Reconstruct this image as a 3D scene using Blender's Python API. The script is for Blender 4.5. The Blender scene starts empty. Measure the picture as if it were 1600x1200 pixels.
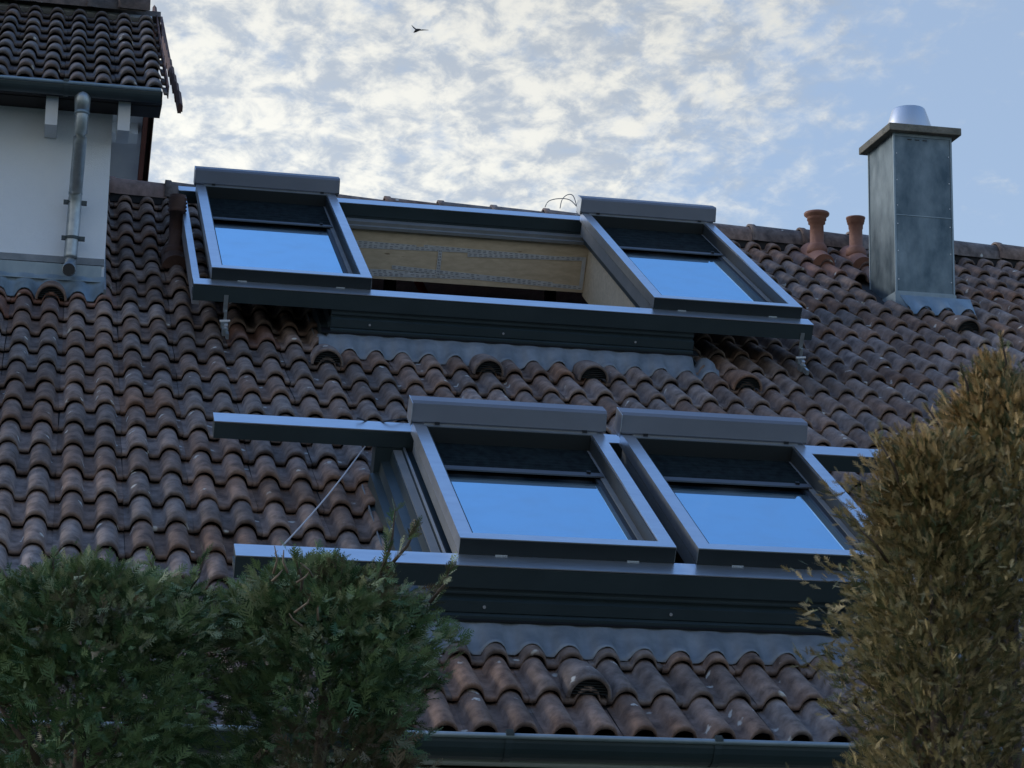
import bpy, math, random
import numpy as np
from mathutils import Matrix, Vector, Euler
random.seed(7); rng = np.random.default_rng(7)
R = math.radians
S = bpy.context.scene
# ------------------------------------------------------------------ camera
cam = bpy.data.cameras.new('camera'); camo = bpy.data.objects.new('camera', cam)
S.collection.objects.link(camo); S.camera = camo
cam.sensor_fit = 'HORIZONTAL'; cam.sensor_width = 36; cam.lens = 3545/1600*36
cam.clip_start = .1; cam.clip_end = 3000
CAM = Vector((-0.264534, -12.911833, -3.125895))
camo.matrix_world = Matrix(((0.978408, -0.058353, -0.198275, CAM[0]),
                            (-0.205981, -0.196256, -0.958674, CAM[1]),
                            (0.017029, 0.978815, -0.204038, CAM[2]), (0, 0, 0, 1)))
# ------------------------------------------------------------------ sky and sun
SUN_EL, SUN_AZ = R(23), R(-60)           # veiled sun, low on the left, behind the houses
W = bpy.data.worlds.new('World'); S.world = W; W.use_nodes = True
nt = W.node_tree; nt.nodes.clear()
def N(t, **k):
    n = nt.nodes.new(t)
    for a, b in k.items(): setattr(n, a, b)
    return n
def L(a, b): nt.links.new(a, b)
def math_(op, a, b=None, clamp=False):
    n = N('ShaderNodeMath', operation=op); n.use_clamp = clamp
    for i, v in enumerate((a, b)):
        if v is None: continue
        if isinstance(v, (int, float)): n.inputs[i].default_value = v
        else: L(v, n.inputs[i])
    return n.outputs[0]
def ramp(v, a, b, lo=0., hi=1.):
    n = N('ShaderNodeMapRange'); n.interpolation_type = 'SMOOTHSTEP'
    L(v, n.inputs[0])
    for i, q in zip((1, 2, 3, 4), (a, b, lo, hi)): n.inputs[i].default_value = q
    return n.outputs[0]
sky = N('ShaderNodeTexSky', sky_type='NISHITA'); sky.sun_disc = False
sky.sun_elevation = SUN_EL; sky.sun_rotation = SUN_AZ
sky.air_density = 1.0; sky.dust_density = .25; sky.ozone_density = 4.5
skyS = N('ShaderNodeVectorMath', operation='SCALE'); L(sky.outputs[0], skyS.inputs[0]); skyS.inputs[3].default_value = 1.0
tc = N('ShaderNodeTexCoord'); sep = N('ShaderNodeSeparateXYZ'); L(tc.outputs['Generated'], sep.inputs[0])
zz = math_('ADD', math_('MAXIMUM', sep.outputs[2], 0.0), .22)
px = math_('DIVIDE', sep.outputs[0], zz); py = math_('DIVIDE', sep.outputs[1], zz)
cmb = N('ShaderNodeCombineXYZ'); L(px, cmb.inputs[0]); L(py, cmb.inputs[1])
mp = N('ShaderNodeMapping'); L(cmb.outputs[0], mp.inputs[0]); mp.inputs['Rotation'].default_value = (0, 0, R(-18)); mp.inputs['Scale'].default_value = (1.0, .8, 1)
def noise(scale, det, rough, vec=None, dist=0.):
    n = N('ShaderNodeTexNoise'); n.inputs['Scale'].default_value = scale; n.inputs['Detail'].default_value = det
    n.inputs['Roughness'].default_value = rough; n.inputs['Distortion'].default_value = dist
    L(vec or mp.outputs[0], n.inputs['Vector']); return n.outputs[0]
fine = noise(33., 6, .60, dist=.2); big = noise(8., 5, .55); shade = noise(25.0, 6, .62, dist=.3)
dens = math_('ADD', math_('MULTIPLY', fine, .62), math_('MULTIPLY', big, .55))
# the cloud field thins out towards the right and overhead
edge = ramp(math_('ADD', px, math_('MULTIPLY', big, .5)), .64, .98, .25, -.18)
high = ramp(sep.outputs[2], .42, .62, 0, -.5)
dens = math_('ADD', math_('ADD', dens, edge), high)
mask = ramp(dens, .46, .86)
# forward scattering: cloud bright round the hidden sun
sd = Vector((math.sin(SUN_AZ)*math.cos(SUN_EL), math.cos(SUN_AZ)*math.cos(SUN_EL), math.sin(SUN_EL)))
dt = N('ShaderNodeVectorMath', operation='DOT_PRODUCT'); L(tc.outputs['Generated'], dt.inputs[0]); dt.inputs[1].default_value = sd
glow = ramp(dt.outputs['Value'], .0, 1.0, .0, 1.)
br = ramp(math_('ADD', math_('MULTIPLY', shade, .7), math_('MULTIPLY', fine, .3)), .40, .60)
ccol = N('ShaderNodeMix', data_type='RGBA'); L(br, ccol.inputs[0])
CL = 1.0
ccol.inputs[6].default_value = (1.50, 1.68, 1.92, 1); ccol.inputs[7].default_value = (2.82, 2.79, 2.58, 1)
cs = N('ShaderNodeVectorMath', operation='SCALE'); L(ccol.outputs[2], cs.inputs[0]); L(math_('MULTIPLY', math_('ADD', math_('MULTIPLY', glow, .5), .80), ramp(sep.outputs[2], .25, .42, 1.08, .86)), cs.inputs[3])
veil = N('ShaderNodeMix', data_type='RGBA'); L(math_('MULTIPLY', ramp(sep.outputs[2], .45, .65, 1, 0), .78), veil.inputs[0]); L(skyS.outputs[0], veil.inputs[6]); veil.inputs[7].default_value = (1.08, 1.32, 1.66, 1)
mx = N('ShaderNodeMix', data_type='RGBA'); L(math_('MULTIPLY', mask, .93), mx.inputs[0]); L(veil.outputs[2], mx.inputs[6]); L(cs.outputs[0], mx.inputs[7])
bg = N('ShaderNodeBackground'); L(mx.outputs[2], bg.inputs[0]); bg.inputs[1].default_value = .12
out = N('ShaderNodeOutputWorld'); L(bg.outputs[0], out.inputs[0])
sun = bpy.data.lights.new('sun', 'SUN'); sun.energy = .5; sun.angle = R(14); sun.color = (1, .95, .88)
suno = bpy.data.objects.new('sun', sun); S.collection.objects.link(suno)
suno.rotation_euler = sd.to_track_quat('Z', 'Y').to_euler()
V = S.view_settings; S.display_settings.display_device = 'sRGB'
V.view_transform = 'Standard'; V.look = 'None'; V.exposure = 1.5; V.gamma = 1; V.use_curve_mapping = False
S.render.engine = 'CYCLES'; S.cycles.max_bounces = 8

# ------------------------------------------------------------------ materials
def mat(name, col, rough=.7, metal=0., col2=None, scale=8., detail=6, bump=0., bscale=60., spots=None, rand=0.,
        island=False, stretch=(1, 1, 1), spec=.5, attr=None, spot_scale=14., spot_t=.72, rough2=None, big=0.):
    m = bpy.data.materials.new(name); m.use_nodes = True; t = m.node_tree; ns = t.nodes; b = ns['Principled BSDF']
    def n(ty, **k):
        q = ns.new(ty)
        for a, c in k.items(): setattr(q, a, c)
        return q
    l = t.links.new
    b.inputs['Roughness'].default_value = rough; b.inputs['Metallic'].default_value = metal
    b.inputs['Specular IOR Level'].default_value = spec
    geo = n('ShaderNodeNewGeometry'); mapn = n('ShaderNodeMapping'); l(geo.outputs['Position'], mapn.inputs[0]); mapn.inputs['Scale'].default_value = stretch
    def nz(sc, de, ro=.6):
        q = n('ShaderNodeTexNoise'); q.inputs['Scale'].default_value = sc; q.inputs['Detail'].default_value = de; q.inputs['Roughness'].default_value = ro
        l(mapn.outputs[0], q.inputs['Vector']); return q
    def mr(s, a, c, lo=0., hi=1.):
        q = n('ShaderNodeMapRange'); l(s, q.inputs[0])
        for i, v in zip((1, 2, 3, 4), (a, c, lo, hi)): q.inputs[i].default_value = v
        return q.outputs[0]
    def mixc(f, a, c):
        q = n('ShaderNodeMix', data_type='RGBA')
        for i, v in ((0, f), (6, a), (7, c)):
            if isinstance(v, (int, float)): q.inputs[i].default_value = v
            elif isinstance(v, tuple): q.inputs[i].default_value = (*v[:3], 1)
            else: l(v, q.inputs[i])
        return q.outputs[2]
    c = None
    if attr:
        a = n('ShaderNodeAttribute'); a.attribute_name = attr; c = a.outputs['Color']
    elif col2:
        c = mixc(mr(nz(scale, detail).outputs[0], .32, .68), col, col2)
        if big:
            q = n('ShaderNodeHueSaturation'); l(c, q.inputs['Color']); l(mr(nz(big, 3).outputs[0], .3, .7, .78, 1.22), q.inputs['Value']); l(mr(nz(big*1.7, 3).outputs[0], .3, .7, .75, 1.15), q.inputs['Saturation']); c = q.outputs[0]
    else:
        c = mixc(0., col, col)
    if rand:
        oi = n('ShaderNodeObjectInfo'); r = oi.outputs['Random']
        if island:
            ad = n('ShaderNodeMath', operation='ADD'); l(r, ad.inputs[0]); l(geo.outputs['Random Per Island'], ad.inputs[1])
            fr = n('ShaderNodeMath', operation='FRACT'); l(ad.outputs[0], fr.inputs[0]); r = fr.outputs[0]
        hs = n('ShaderNodeHueSaturation'); l(c, hs.inputs['Color']); l(mr(r, 0, 1, 1-rand, 1+rand), hs.inputs['Value'])
        m2 = n('ShaderNodeMath', operation='MULTIPLY'); l(r, m2.inputs[0]); m2.inputs[1].default_value = 7.31
        f2 = n('ShaderNodeMath', operation='FRACT'); l(m2.outputs[0], f2.inputs[0]); l(mr(f2.outputs[0], 0, 1, .6, 1.2), hs.inputs['Saturation'])
        c = hs.outputs[0]
    if spots:
        v = n('ShaderNodeTexVoronoi'); v.inputs['Scale'].default_value = spot_scale; v.inputs['Randomness'].default_value = 1
        w2 = n('ShaderNodeVectorMath', operation='ADD'); sc2 = n('ShaderNodeVectorMath', operation='SCALE')
        nn = nz(30., 3); l(nn.outputs['Color'], sc2.inputs[0]); sc2.inputs[3].default_value = .05
        l(mapn.outputs[0], w2.inputs[0]); l(sc2.outputs[0], w2.inputs[1]); l(w2.outputs[0], v.inputs['Vector'])
        near = mr(v.outputs['Distance'], .22, .12)
        sepc = n('ShaderNodeSeparateColor'); l(v.outputs['Color'], sepc.inputs[0])
        pick = mr(sepc.outputs[0], spot_t, spot_t+.03)
        mu = n('ShaderNodeMath', operation='MULTIPLY'); l(near, mu.inputs[0]); l(pick, mu.inputs[1])
        mm = n('ShaderNodeMath', operation='MULTIPLY'); l(mu.outputs[0], mm.inputs[0]); mm.inputs[1].default_value = .8
        c = mixc(mm.outputs[0], c, spots)
    l(c, b.inputs['Base Color'])
    if rough2 is not None:
        l(mr(nz(scale*1.7, 5).outputs[0], .3, .7, rough, rough2), b.inputs['Roughness'])
    if bump:
        bp = n('ShaderNodeBump'); bp.inputs['Strength'].default_value = bump; bp.inputs['Distance'].default_value = .01
        l(nz(bscale, 5, .65).outputs[0], bp.inputs['Height']); l(bp.outputs[0], b.inputs['Normal'])
    return m
LICH = (.62, .60, .54)
tileargs = dict(rough=.82, scale=16., detail=8, bump=.5, bscale=90., spots=LICH, rand=.28, island=True, spec=.35, spot_scale=13., spot_t=.74, stretch=(1, .8, .8), big=1.1)
M_TILE = mat('weathered brown concrete tile', (.092, .060, .047), col2=(.275, .188, .145), **tileargs)
M_TILER = mat('newer reddish tile', (.135, .075, .055), col2=(.25, .135, .10), **tileargs)
M_TILEU = mat('dark brown tile of the higher roof', (.075, .058, .050), col2=(.165, .125, .105), **tileargs)
M_CLAY = mat('orange clay ware', (.22, .10, .068), rough=.75, col2=(.33, .165, .115), scale=9., bump=.3)
M_CLAYD = mat('brown clay ware', (.060, .030, .022), rough=.75, col2=(.11, .055, .038), scale=9., bump=.3)
M_ANTH = mat('anthracite coated aluminium', (.026, .042, .048), rough=.42, metal=.2, col2=(.036, .055, .063), scale=3., rough2=.5)
M_BAR = mat('dark grey awning bar', (.075, .082, .095), rough=.55, metal=.2, col2=(.09, .098, .11), scale=5.)
M_FRONT = mat('near black sash front', (.010, .015, .017), rough=.5, metal=.0, col2=(.016, .022, .025), scale=3., spec=.3)
M_ALU = mat('satin grey aluminium', (.58, .61, .65), rough=.30, metal=.9, col2=(.67, .70, .73), scale=5., stretch=(1, 4, 4), rough2=.36)
M_CASS = mat('grey coated cassette', (.15, .165, .20), rough=.5, metal=.3, col2=(.17, .185, .22), scale=4.)
M_LINER = mat('light grey window liner', (.15, .158, .16), rough=.5, col2=(.20, .205, .205), scale=6.)
M_DARKLINER = mat('dark rubber and liner', (.015, .02, .022), rough=.6)
M_SEAL = mat('black seal', (.008, .009, .011), rough=.5)
M_ZINC = mat('weathered zinc sheet', (.20, .26, .30), rough=.48, metal=.55, col2=(.30, .36, .39), scale=7., rough2=.62, stretch=(1, 1, .6), bump=.08, bscale=20)
M_ZINCP = mat('galvanised downpipe', (.26, .30, .33), rough=.34, metal=.8, col2=(.42, .46, .48), scale=14., rough2=.5)
M_LEAD = mat('pleated lead apron', (.14, .165, .19), rough=.55, metal=.25, col2=(.24, .265, .29), scale=9., rough2=.6, bump=.25, bscale=14)
M_CHROME = mat('bright stainless steel', (.60, .60, .60), rough=.42, metal=.8)
M_CHIM = mat('spangled galvanised cladding', (.050, .082, .105), rough=.34, metal=.6, col2=(.165, .21, .235), scale=7., rough2=.5, bump=.2, bscale=11., stretch=(1, 1, .55))
M_CAP = mat('mossy concrete cap', (.13, .125, .10), rough=.9, col2=(.24, .22, .18), scale=12., bump=.6, spots=(.10, .12, .05), spot_scale=30, spot_t=.6)
M_WALL = mat('white roughcast render', (.74, .79, .85), rough=.92, col2=(.80, .84, .88), scale=2.5, bump=.5, bscale=140)
M_WALL2 = mat('cream render of the house', (.55, .52, .46), rough=.92, col2=(.62, .58, .52), scale=3., bump=.4, bscale=120)
M_PAINT = mat('white painted wood', (.60, .62, .64), rough=.6, col2=(.68, .69, .70), scale=5.)
M_AWN = mat('dark awning fabric', (.004, .006, .007), rough=.95, col2=(.012, .019, .019), scale=26., stretch=(1, .5, 1), bump=.3, bscale=20, spec=.1)
M_RUST = mat('dark red brown old tile', (.060, .030, .024), rough=.85, col2=(.13, .062, .045), scale=14.)
M_BARGE = mat('red brown barge board', (.14, .045, .03), rough=.7, col2=(.21, .075, .05), scale=8.)
M_SHUT = mat('pale pink boarding', (.46, .36, .30), rough=.7, col2=(.52, .42, .35), scale=6., stretch=(8, 8, 1))
M_WOOD = mat('light chipboard lining', (.50, .405, .28), rough=.75, col2=(.64, .53, .38), scale=12., detail=8, stretch=(1, 3, 3), spots=(.16, .10, .05), spot_scale=9., spot_t=.9)
M_TAPE = mat('white airtight tape', (.46, .475, .49), rough=.45, col2=(.60, .61, .62), scale=25.)
M_TAPEINK = mat('grey print on the tape', (.10, .11, .13), rough=.5)
M_INT = mat('brown boarded attic ceiling', (.36, .27, .24), rough=.9, col2=(.45, .35, .31), scale=6., stretch=(6, 1, 1))
M_BEAM = mat('dark attic beam', (.022, .018, .018), rough=.85)
M_RED = mat('red strap', (.32, .03, .015), rough=.6)
M_DECK = mat('dark roofing felt', (.02, .02, .022), rough=.9)
M_CABLE = mat('pale rope', (.42, .41, .42), rough=.7)
M_CABLED = mat('grey wire', (.22, .23, .25), rough=.5)
M_SCREW = mat('screw head', (.55, .56, .58), rough=.4, metal=.6)
M_GROUND = mat('garden lawn', (.025, .045, .015), rough=.95, col2=(.05, .075, .028), scale=1.2, bump=.5, bscale=20)
M_BARK = mat('brown bark', (.07, .05, .035), rough=.9, col2=(.13, .095, .07), scale=20., bump=.6, stretch=(3, 3, .6))
M_LEAF = mat('green thuja foliage', (0, 0, 0), rough=.65, attr='tint', spec=.3)
M_BIRD = mat('dark feathers', (.035, .032, .03), rough=.8)
# coated glass: strong mirror with a slight blue tint over a dark body
M_GLASS = bpy.data.materials.new('sun protection glass'); M_GLASS.use_nodes = True
t_ = M_GLASS.node_tree; b_ = t_.nodes['Principled BSDF']
b_.inputs['Base Color'].default_value = (.008, .012, .016, 1); b_.inputs['Roughness'].default_value = .3
gl_ = t_.nodes.new('ShaderNodeBsdfGlossy'); gl_.inputs['Color'].default_value = (.57, .84, 1., 1); gl_.inputs['Roughness'].default_value = .012
lw_ = t_.nodes.new('ShaderNodeFresnel'); lw_.inputs['IOR'].default_value = 30.
nz_ = t_.nodes.new('ShaderNodeTexNoise'); nz_.inputs['Scale'].default_value = 7.; nz_.inputs['Detail'].default_value = 8.
ge_ = t_.nodes.new('ShaderNodeNewGeometry'); t_.links.new(ge_.outputs['Position'], nz_.inputs['Vector'])
mr_ = t_.nodes.new('ShaderNodeMapRange'); t_.links.new(nz_.outputs[0], mr_.inputs[0])
for i_, v_ in zip((1, 2, 3, 4), (.45, .75, 0., .09)): mr_.inputs[i_].default_value = v_
du_ = t_.nodes.new('ShaderNodeBsdfDiffuse'); du_.inputs['Color'].default_value = (.35, .35, .34, 1)
md_ = t_.nodes.new('ShaderNodeMixShader'); t_.links.new(mr_.outputs[0], md_.inputs[0])
ms_ = t_.nodes.new('ShaderNodeMixShader'); t_.links.new(lw_.outputs[0], ms_.inputs[0]); t_.links.new(b_.outputs[0], ms_.inputs[1]); t_.links.new(gl_.outputs[0], ms_.inputs[2])
t_.links.new(ms_.outputs[0], md_.inputs[1]); t_.links.new(du_.outputs[0], md_.inputs[2]); t_.links.new(md_.outputs[0], t_.nodes['Material Output'].inputs[0])

# ------------------------------------------------------------------ helpers
WM = {}
def link(o, parent=None, M=None):
    M = M or Matrix()
    S.collection.objects.link(o); o.parent = parent
    o.matrix_local = (WM[parent.name].inverted() @ M) if parent else M
    WM[o.name] = M.copy(); return o
def thing(name, label, cat, loc, group=None):
    o = bpy.data.objects.new(name, None); o.empty_display_size = .2
    link(o, None, Matrix.Translation(loc)); o['label'] = label; o['category'] = cat
    if group: o['group'] = group
    return o
class MB:
    """collects simple solids of one piece into one mesh"""
    def __init__(s): s.v = []; s.f = []; s.mi = []
    def add(s, vs, fs, m=0):
        k = len(s.v); s.v += [tuple(v) for v in vs]; s.f += [tuple(i+k for i in f) for f in fs]; s.mi += [m]*len(fs); return s
    def box(s, x0, x1, y0, y1, z0, z1, m=0):
        vs = [(x, y, z) for x in (x0, x1) for y in (y0, y1) for z in (z0, z1)]
        return s.add(vs, [(0, 1, 3, 2), (4, 6, 7, 5), (0, 4, 5, 1), (2, 3, 7, 6), (0, 2, 6, 4), (1, 5, 7, 3)], m)
    def prism(s, pts, a0, a1, axis, m=0, caps=True):
        """closed outline pts in the two other axes, extruded along axis"""
        def P(a, p):
            return {0: (a, p[0], p[1]), 1: (p[0], a, p[1]), 2: (p[0], p[1], a)}[axis]
        n = len(pts); vs = [P(a0, p) for p in pts]+[P(a1, p) for p in pts]
        fs = [(i, (i+1) % n, n+(i+1) % n, n+i) for i in range(n)]
        if caps: fs += [tuple(range(n-1, -1, -1)), tuple(range(n, 2*n))]
        return s.add(vs, fs, m)
    def sheet(s, pts, a0, a1, axis, th, m=0):
        """open polyline pts thickened downwards by th (second coord) and extruded"""
        return s.prism(list(pts)+[(p[0], p[1]-th) for p in reversed(pts)], a0, a1, axis, m)
    def tube(s, path, r, n=10, m=0, caps=True):
        path = [Vector(p) for p in path]; rs = r if isinstance(r, (list, tuple)) else [r]*len(path)
        k = len(s.v); ring = []
        for i, p in enumerate(path):
            d = (path[min(i+1, len(path)-1)]-path[max(i-1, 0)]).normalized()
            a = d.cross(Vector((0, 0, 1)) if abs(d.z) < .9 else Vector((1, 0, 0))).normalized(); b = d.cross(a)
            ring += [p+(a*math.cos(2*math.pi*j/n)+b*math.sin(2*math.pi*j/n))*rs[i] for j in range(n)]
        fs = [(i*n+j, i*n+(j+1) % n, (i+1)*n+(j+1) % n, (i+1)*n+j) for i in range(len(path)-1) for j in range(n)]
        if caps: fs += [tuple(range(n-1, -1, -1)), tuple((len(path)-1)*n+j for j in range(n))]
        return s.add(ring, fs, m)
    def lathe(s, prof, c, n=24, m=0):
        vs = [(c[0]+r*math.cos(2*math.pi*j/n), c[1]+r*math.sin(2*math.pi*j/n), c[2]+z) for r, z in prof for j in range(n)]
        fs = [(i*n+j, i*n+(j+1) % n, (i+1)*n+(j+1) % n, (i+1)*n+j) for i in range(len(prof)-1) for j in range(n)]
        return s.add(vs, fs, m)
    def mesh(s, name, mats, smooth=False):
        me = bpy.data.meshes.new(name); me.from_pydata(s.v, [], s.f)
        for m in (mats if isinstance(mats, (list, tuple)) else [mats]): me.materials.append(m)
        me.polygons.foreach_set('material_index', s.mi)
        if smooth: me.shade_smooth() if False else me.polygons.foreach_set('use_smooth', [True]*len(s.f))
        me.update(); return me
    def build(s, name, mats, parent=None, M=None, smooth=False, **props):
        o = bpy.data.objects.new(name, s.mesh(name, mats, smooth)); link(o, parent, M)
        for k, v in props.items(): o[k] = v
        return o
def obj(name, me, parent, M, **props):
    o = bpy.data.objects.new(name, me); link(o, parent, M)
    for k, v in props.items(): o[k] = v
    return o
TH = R(29); ROT = Matrix.Rotation(TH, 4, 'X')
RF = ROT                                  # roof frame: x along the eave, y up the slope, z out of the roof
def rw(u, w, n): return RF @ Vector((u, w, n))
GZ = -6.6
# ------------------------------------------------------------------ ground
g = MB().box(-400, 400, -400, 400, GZ-.3, GZ).build('ground', M_GROUND, None, Matrix()); g['kind'] = 'structure'

# ------------------------------------------------------------------ tiles
E_, PW, A_ = .3206, .15, .054
def prof(u):                                # u measured from the first crest, two waves per tile
    d = abs((u/PW+.5) % 1-.5)
    a = .345
    h = (1-(d/a)**2.3)**.66 if d < a else 0.
    return -A_*(1-h)-.003*max(0, (d-.3)/.2)
NU = 26
def tile_data(seed, L_=.345):
    r = random.Random(seed); vs = []; fs = []
    us = [-.075+.3*i/NU for i in range(NU+1)]
    wob = [r.uniform(-.0012, .0012) for _ in us]
    def zt(u, w): return prof(u)-(.034/E_)*w
    st = [(0, -.021), (0, -.006), (.005, 0.), (.16, 0.), (L_, 0.)]
    for (w, dz) in st:
        for i, u in enumerate(us):
            vs.append((u, w+(wob[i] if w < .01 else 0), zt(u, w)+dz))
    for i, u in enumerate(us): vs.append((u, .05, zt(u, .05)-.021))
    n = NU+1
    for k in range(4):
        for i in range(NU): fs.append((k*n+i, k*n+i+1, (k+1)*n+i+1, (k+1)*n+i))
    for i in range(NU): fs.append((i, 5*n+i, 5*n+i+1, i+1))
    # side edge on the right: the interlocking joint
    fs.append((NU, 5*n+NU, 2*n+NU, n+NU)); fs.append((2*n+NU, 5*n+NU, 3*n+NU, )); fs.append((0, n, 2*n, 5*n))
    return vs, fs
TD = [tile_data(i) for i in range(4)]
def tile_meshes(name, m):
    r = []
    for vs, fs in TD:
        b = MB(); b.add(vs, fs); me = b.mesh(name, m); me.polygons.foreach_set('use_smooth', [len(f) == 4 for f in fs]); r.append(me)
    return r
TM = tile_meshes('roof_tile', M_TILE); TMR = tile_meshes('roof_tile', M_TILER); TMU = tile_meshes('roof_tile', M_TILEU)
def tile_jitter(rr): 
    return Matrix.Translation((rr.uniform(-.002, .002), rr.gauss(0, .004), rr.uniform(-.001, .003))) @ Matrix.Rotation(rr.gauss(0, .010), 4, 'Z') @ Matrix.Rotation(rr.gauss(0, .006), 4, 'Y')
CI = camo.matrix_world.inverted()
def seen(p):
    q = CI @ p
    if q.z > -.5: return None
    x = 800+3545*q.x/-q.z; y = 600-3545*q.y/-q.z
    return x, y, -q.z
def joined_tiles(mats_list, parent, M, name='roof_tile'):
    """tiles beyond the nearest 300: real geometry joined into one part"""
    vs = []; fs = []; k = 0
    for (Mt, vi) in mats_list:
        tv, tf = TD[vi]
        a = np.array(tv)@np.array(Mt.to_3x3()).T+np.array(Mt.translation)
        vs.append(a); fs += [tuple(i+k for i in f) for f in tf]; k += len(tv)
    me = bpy.data.meshes.new(name); me.from_pydata(np.concatenate(vs).tolist(), [], fs); me.materials.append(M_TILE)
    me.polygons.foreach_set('use_smooth', [len(f) == 4 for f in fs])
    return obj(name, me, parent, M, kind='stuff')

# ------------------------------------------------------------------ the main house
house = thing('house', 'long house roof of weathered brown pantiles with two big sliding roof windows and metal chimney', 'house', (3.5, -1, GZ))
EY, EZ = rw(0, -5.45, 0)[1:]; RY, RZ = rw(0, 2.80, 0)[1:]
OU0, OU1 = 1.30, 3.28                       # roof opening under each window unit
UP_F, UP_T = -.55, 1.79; LO_F, LO_T = -4.58, -2.93
deck = MB()
for (u0, u1, w0, w1) in ((-3.4, OU0, -5.4, 2.75), (OU1, 10.4, -5.4, 2.75), (OU0, OU1, -5.4, LO_F+.08), (OU0, OU1, LO_T-.02, UP_F+.08), (OU0, OU1, UP_T-.02, 2.75)):
    deck.box(u0, u1, w0, w1, -.13, -.092)
roof = deck.build('roof', M_DECK, house, RF)
# back slope, closing the ridge
bs = MB(); Tb = RY*2
bs.add([(-3.4, RY, RZ-.06), (10.4, RY, RZ-.06), (10.4, RY+7.2, RZ-.06-7.2*math.tan(TH)), (-3.4, RY+7.2, RZ-.06-7.2*math.tan(TH)),
        (-3.4, RY, RZ-.16), (10.4, RY, RZ-.16), (10.4, RY+7.2, RZ-.16-7.2*math.tan(TH)), (-3.4, RY+7.2, RZ-.16-7.2*math.tan(TH))],
       [(0, 1, 2, 3), (7, 6, 5, 4), (0, 4, 5, 1), (1, 5, 6, 2), (2, 6, 7, 3), (3, 7, 4, 0)])
bs.build('rear_slope', M_TILEU, house, Matrix())
wl = MB(); FY = EY+.38; BY = RY+6.8
for (x0, x1, y0, y1) in ((-3.2, 10.2, FY, FY+.3), (-3.2, 10.2, BY-.3, BY), (-3.2, -2.9, FY+.3, BY-.3), (9.9, 10.2, FY+.3, BY-.3)):
    wl.box(x0, x1, y0, y1, GZ, EZ-.16 if x1-x0 > 1 else EZ-.16)
for x0, x1 in ((-3.2, -2.9), (9.9, 10.2)):
    wl.prism([(FY+.3, EZ-.155), (BY-.3, EZ-.155), (RY, RZ-.32)], x0, x1, 0)
wl.build('wall', M_WALL2, house, Matrix())
MB().box(-3.2, 10.2, EY+.02, FY-.002, EZ-.15, EZ-.12).build('soffit', M_PAINT, house, Matrix())
# tile field
VENTS = {(8, 3), (14, 3), (18, 3), (24, 3), (37, -2), (12, 16), (-2, 0)}
PIPES = {(34, -7), (36, -7)}
RED = {(5, 1), (6, 1)}
cells = []
rr = random.Random(3)
for r in range(-8, 18):
    w = -E_*r
    for c in range(-21, 68, 2):
        u = PW*c
        if 9 <= c <= 21 and ((1 <= -(-r) <= 0) or (-.52 < w < 1.85) or (-4.56 < w < -2.9)): continue
        if u+.0 < -.25 and w > .26: continue            # under the neighbour's wall
        if c+1 <= -1 and w > .1 and u+.225 < .05 and w > .26: continue
        if 5.24 < u+.08 < 5.72 and 1.05 < w < 1.75: continue     # chimney
        cells.append((c, r))
vis = []
for (c, r) in cells:
    s = seen(rw(PW*c+.075, -E_*r+.1, 0)); ok = False
    if s:
        x, y, d = s
        ok = -25 < x < 1625 and -10 < y < 1170
        if x < 690 and y > 900+.0*x: ok = False
        if x > 1345 and y > 730: ok = False
        if x > 1480 and y > 600: ok = False
    vis.append((0 if ok else 1, s[2] if s else 99, c, r))
vis.sort(); top = {(c, r) for _, _, c, r in vis[:300]}
rest = []
for (c, r) in cells:
    Mt = Matrix.Translation((PW*c, -E_*r, 0)) @ tile_jitter(rr); vi = rr.randrange(4)
    red = (c, r) in ((5, 2), (-5, 1), (-3, 1), (-5, 0), (-3, 0), (-1, 0)) or (c, r) in ((33, -7), (35, -7), (33, -6), (35, -6))
    if (c, r) in top or red: obj('roof_tile', (TMR if red else TM)[vi], house, RF @ Mt, **({'label': 'redder newer roof tile'} if red else {}))
    else: rest.append((Mt, vi))
joined_tiles(rest, house, RF)

def hood_mesh():
    b = MB(); n = 16; rings = []
    # opening at the lip end, tapering upslope into the tile crest
    for (w, rad, hz) in ((-.012, .086, .030), (.0, .090, .030), (.09, .085, .024), (.2, .074, .010), (.30, .060, -.01)):
        rings.append([(rad*math.cos(math.pi*j/n), w, hz-.075+rad*1.05*math.sin(math.pi*j/n)) for j in range(n+1)])
    for (w, rad, hz) in ((-.012, .076, .028), (.05, .076, .026)):
        rings.append([(rad*math.cos(math.pi*j/n), w, hz-.075+rad*1.05*math.sin(math.pi*j/n)) for j in range(n+1)])
    vs = [p for r_ in rings for p in r_]; m = n+1; fs = []
    for k in (0, 1, 2, 3): fs += [(k*m+j, k*m+j+1, (k+1)*m+j+1, (k+1)*m+j) for j in range(n)]
    fs += [(5*m+j, 5*m+j+1, j+1, j) for j in range(n)]; fs += [(6*m+j, 6*m+j+1, 5*m+j+1, 5*m+j) for j in range(n)]
    b.add(vs, fs); me = b.mesh('vent_tile', M_TILE); me.polygons.foreach_set('use_smooth', [True]*len(fs)); return me
HM = hood_mesh()
gb = MB(); n = 14
gb.add([(0, .045, -.05)]+[(.080*math.cos(math.pi*j/n), .045, -.043+.082*math.sin(math.pi*j/n)) for j in range(n+1)], [(0, j+1, j+2) for j in range(n)])
for k in range(7):
    z = -.035+.0115*k; h = math.sqrt(max(0, .074**2-(z+.042)**2))
    gb.box(-h, h, .0, .022, z, z+.0045)
GMm = gb.mesh('grille', M_DARKLINER)
for (c, r) in sorted(VENTS):
    Mv = RF @ Matrix.Translation((PW*c, -E_*r-.005, .004))
    o = obj('vent_tile', HM, house, Mv); obj('grille', GMm, o, Mv)
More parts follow.
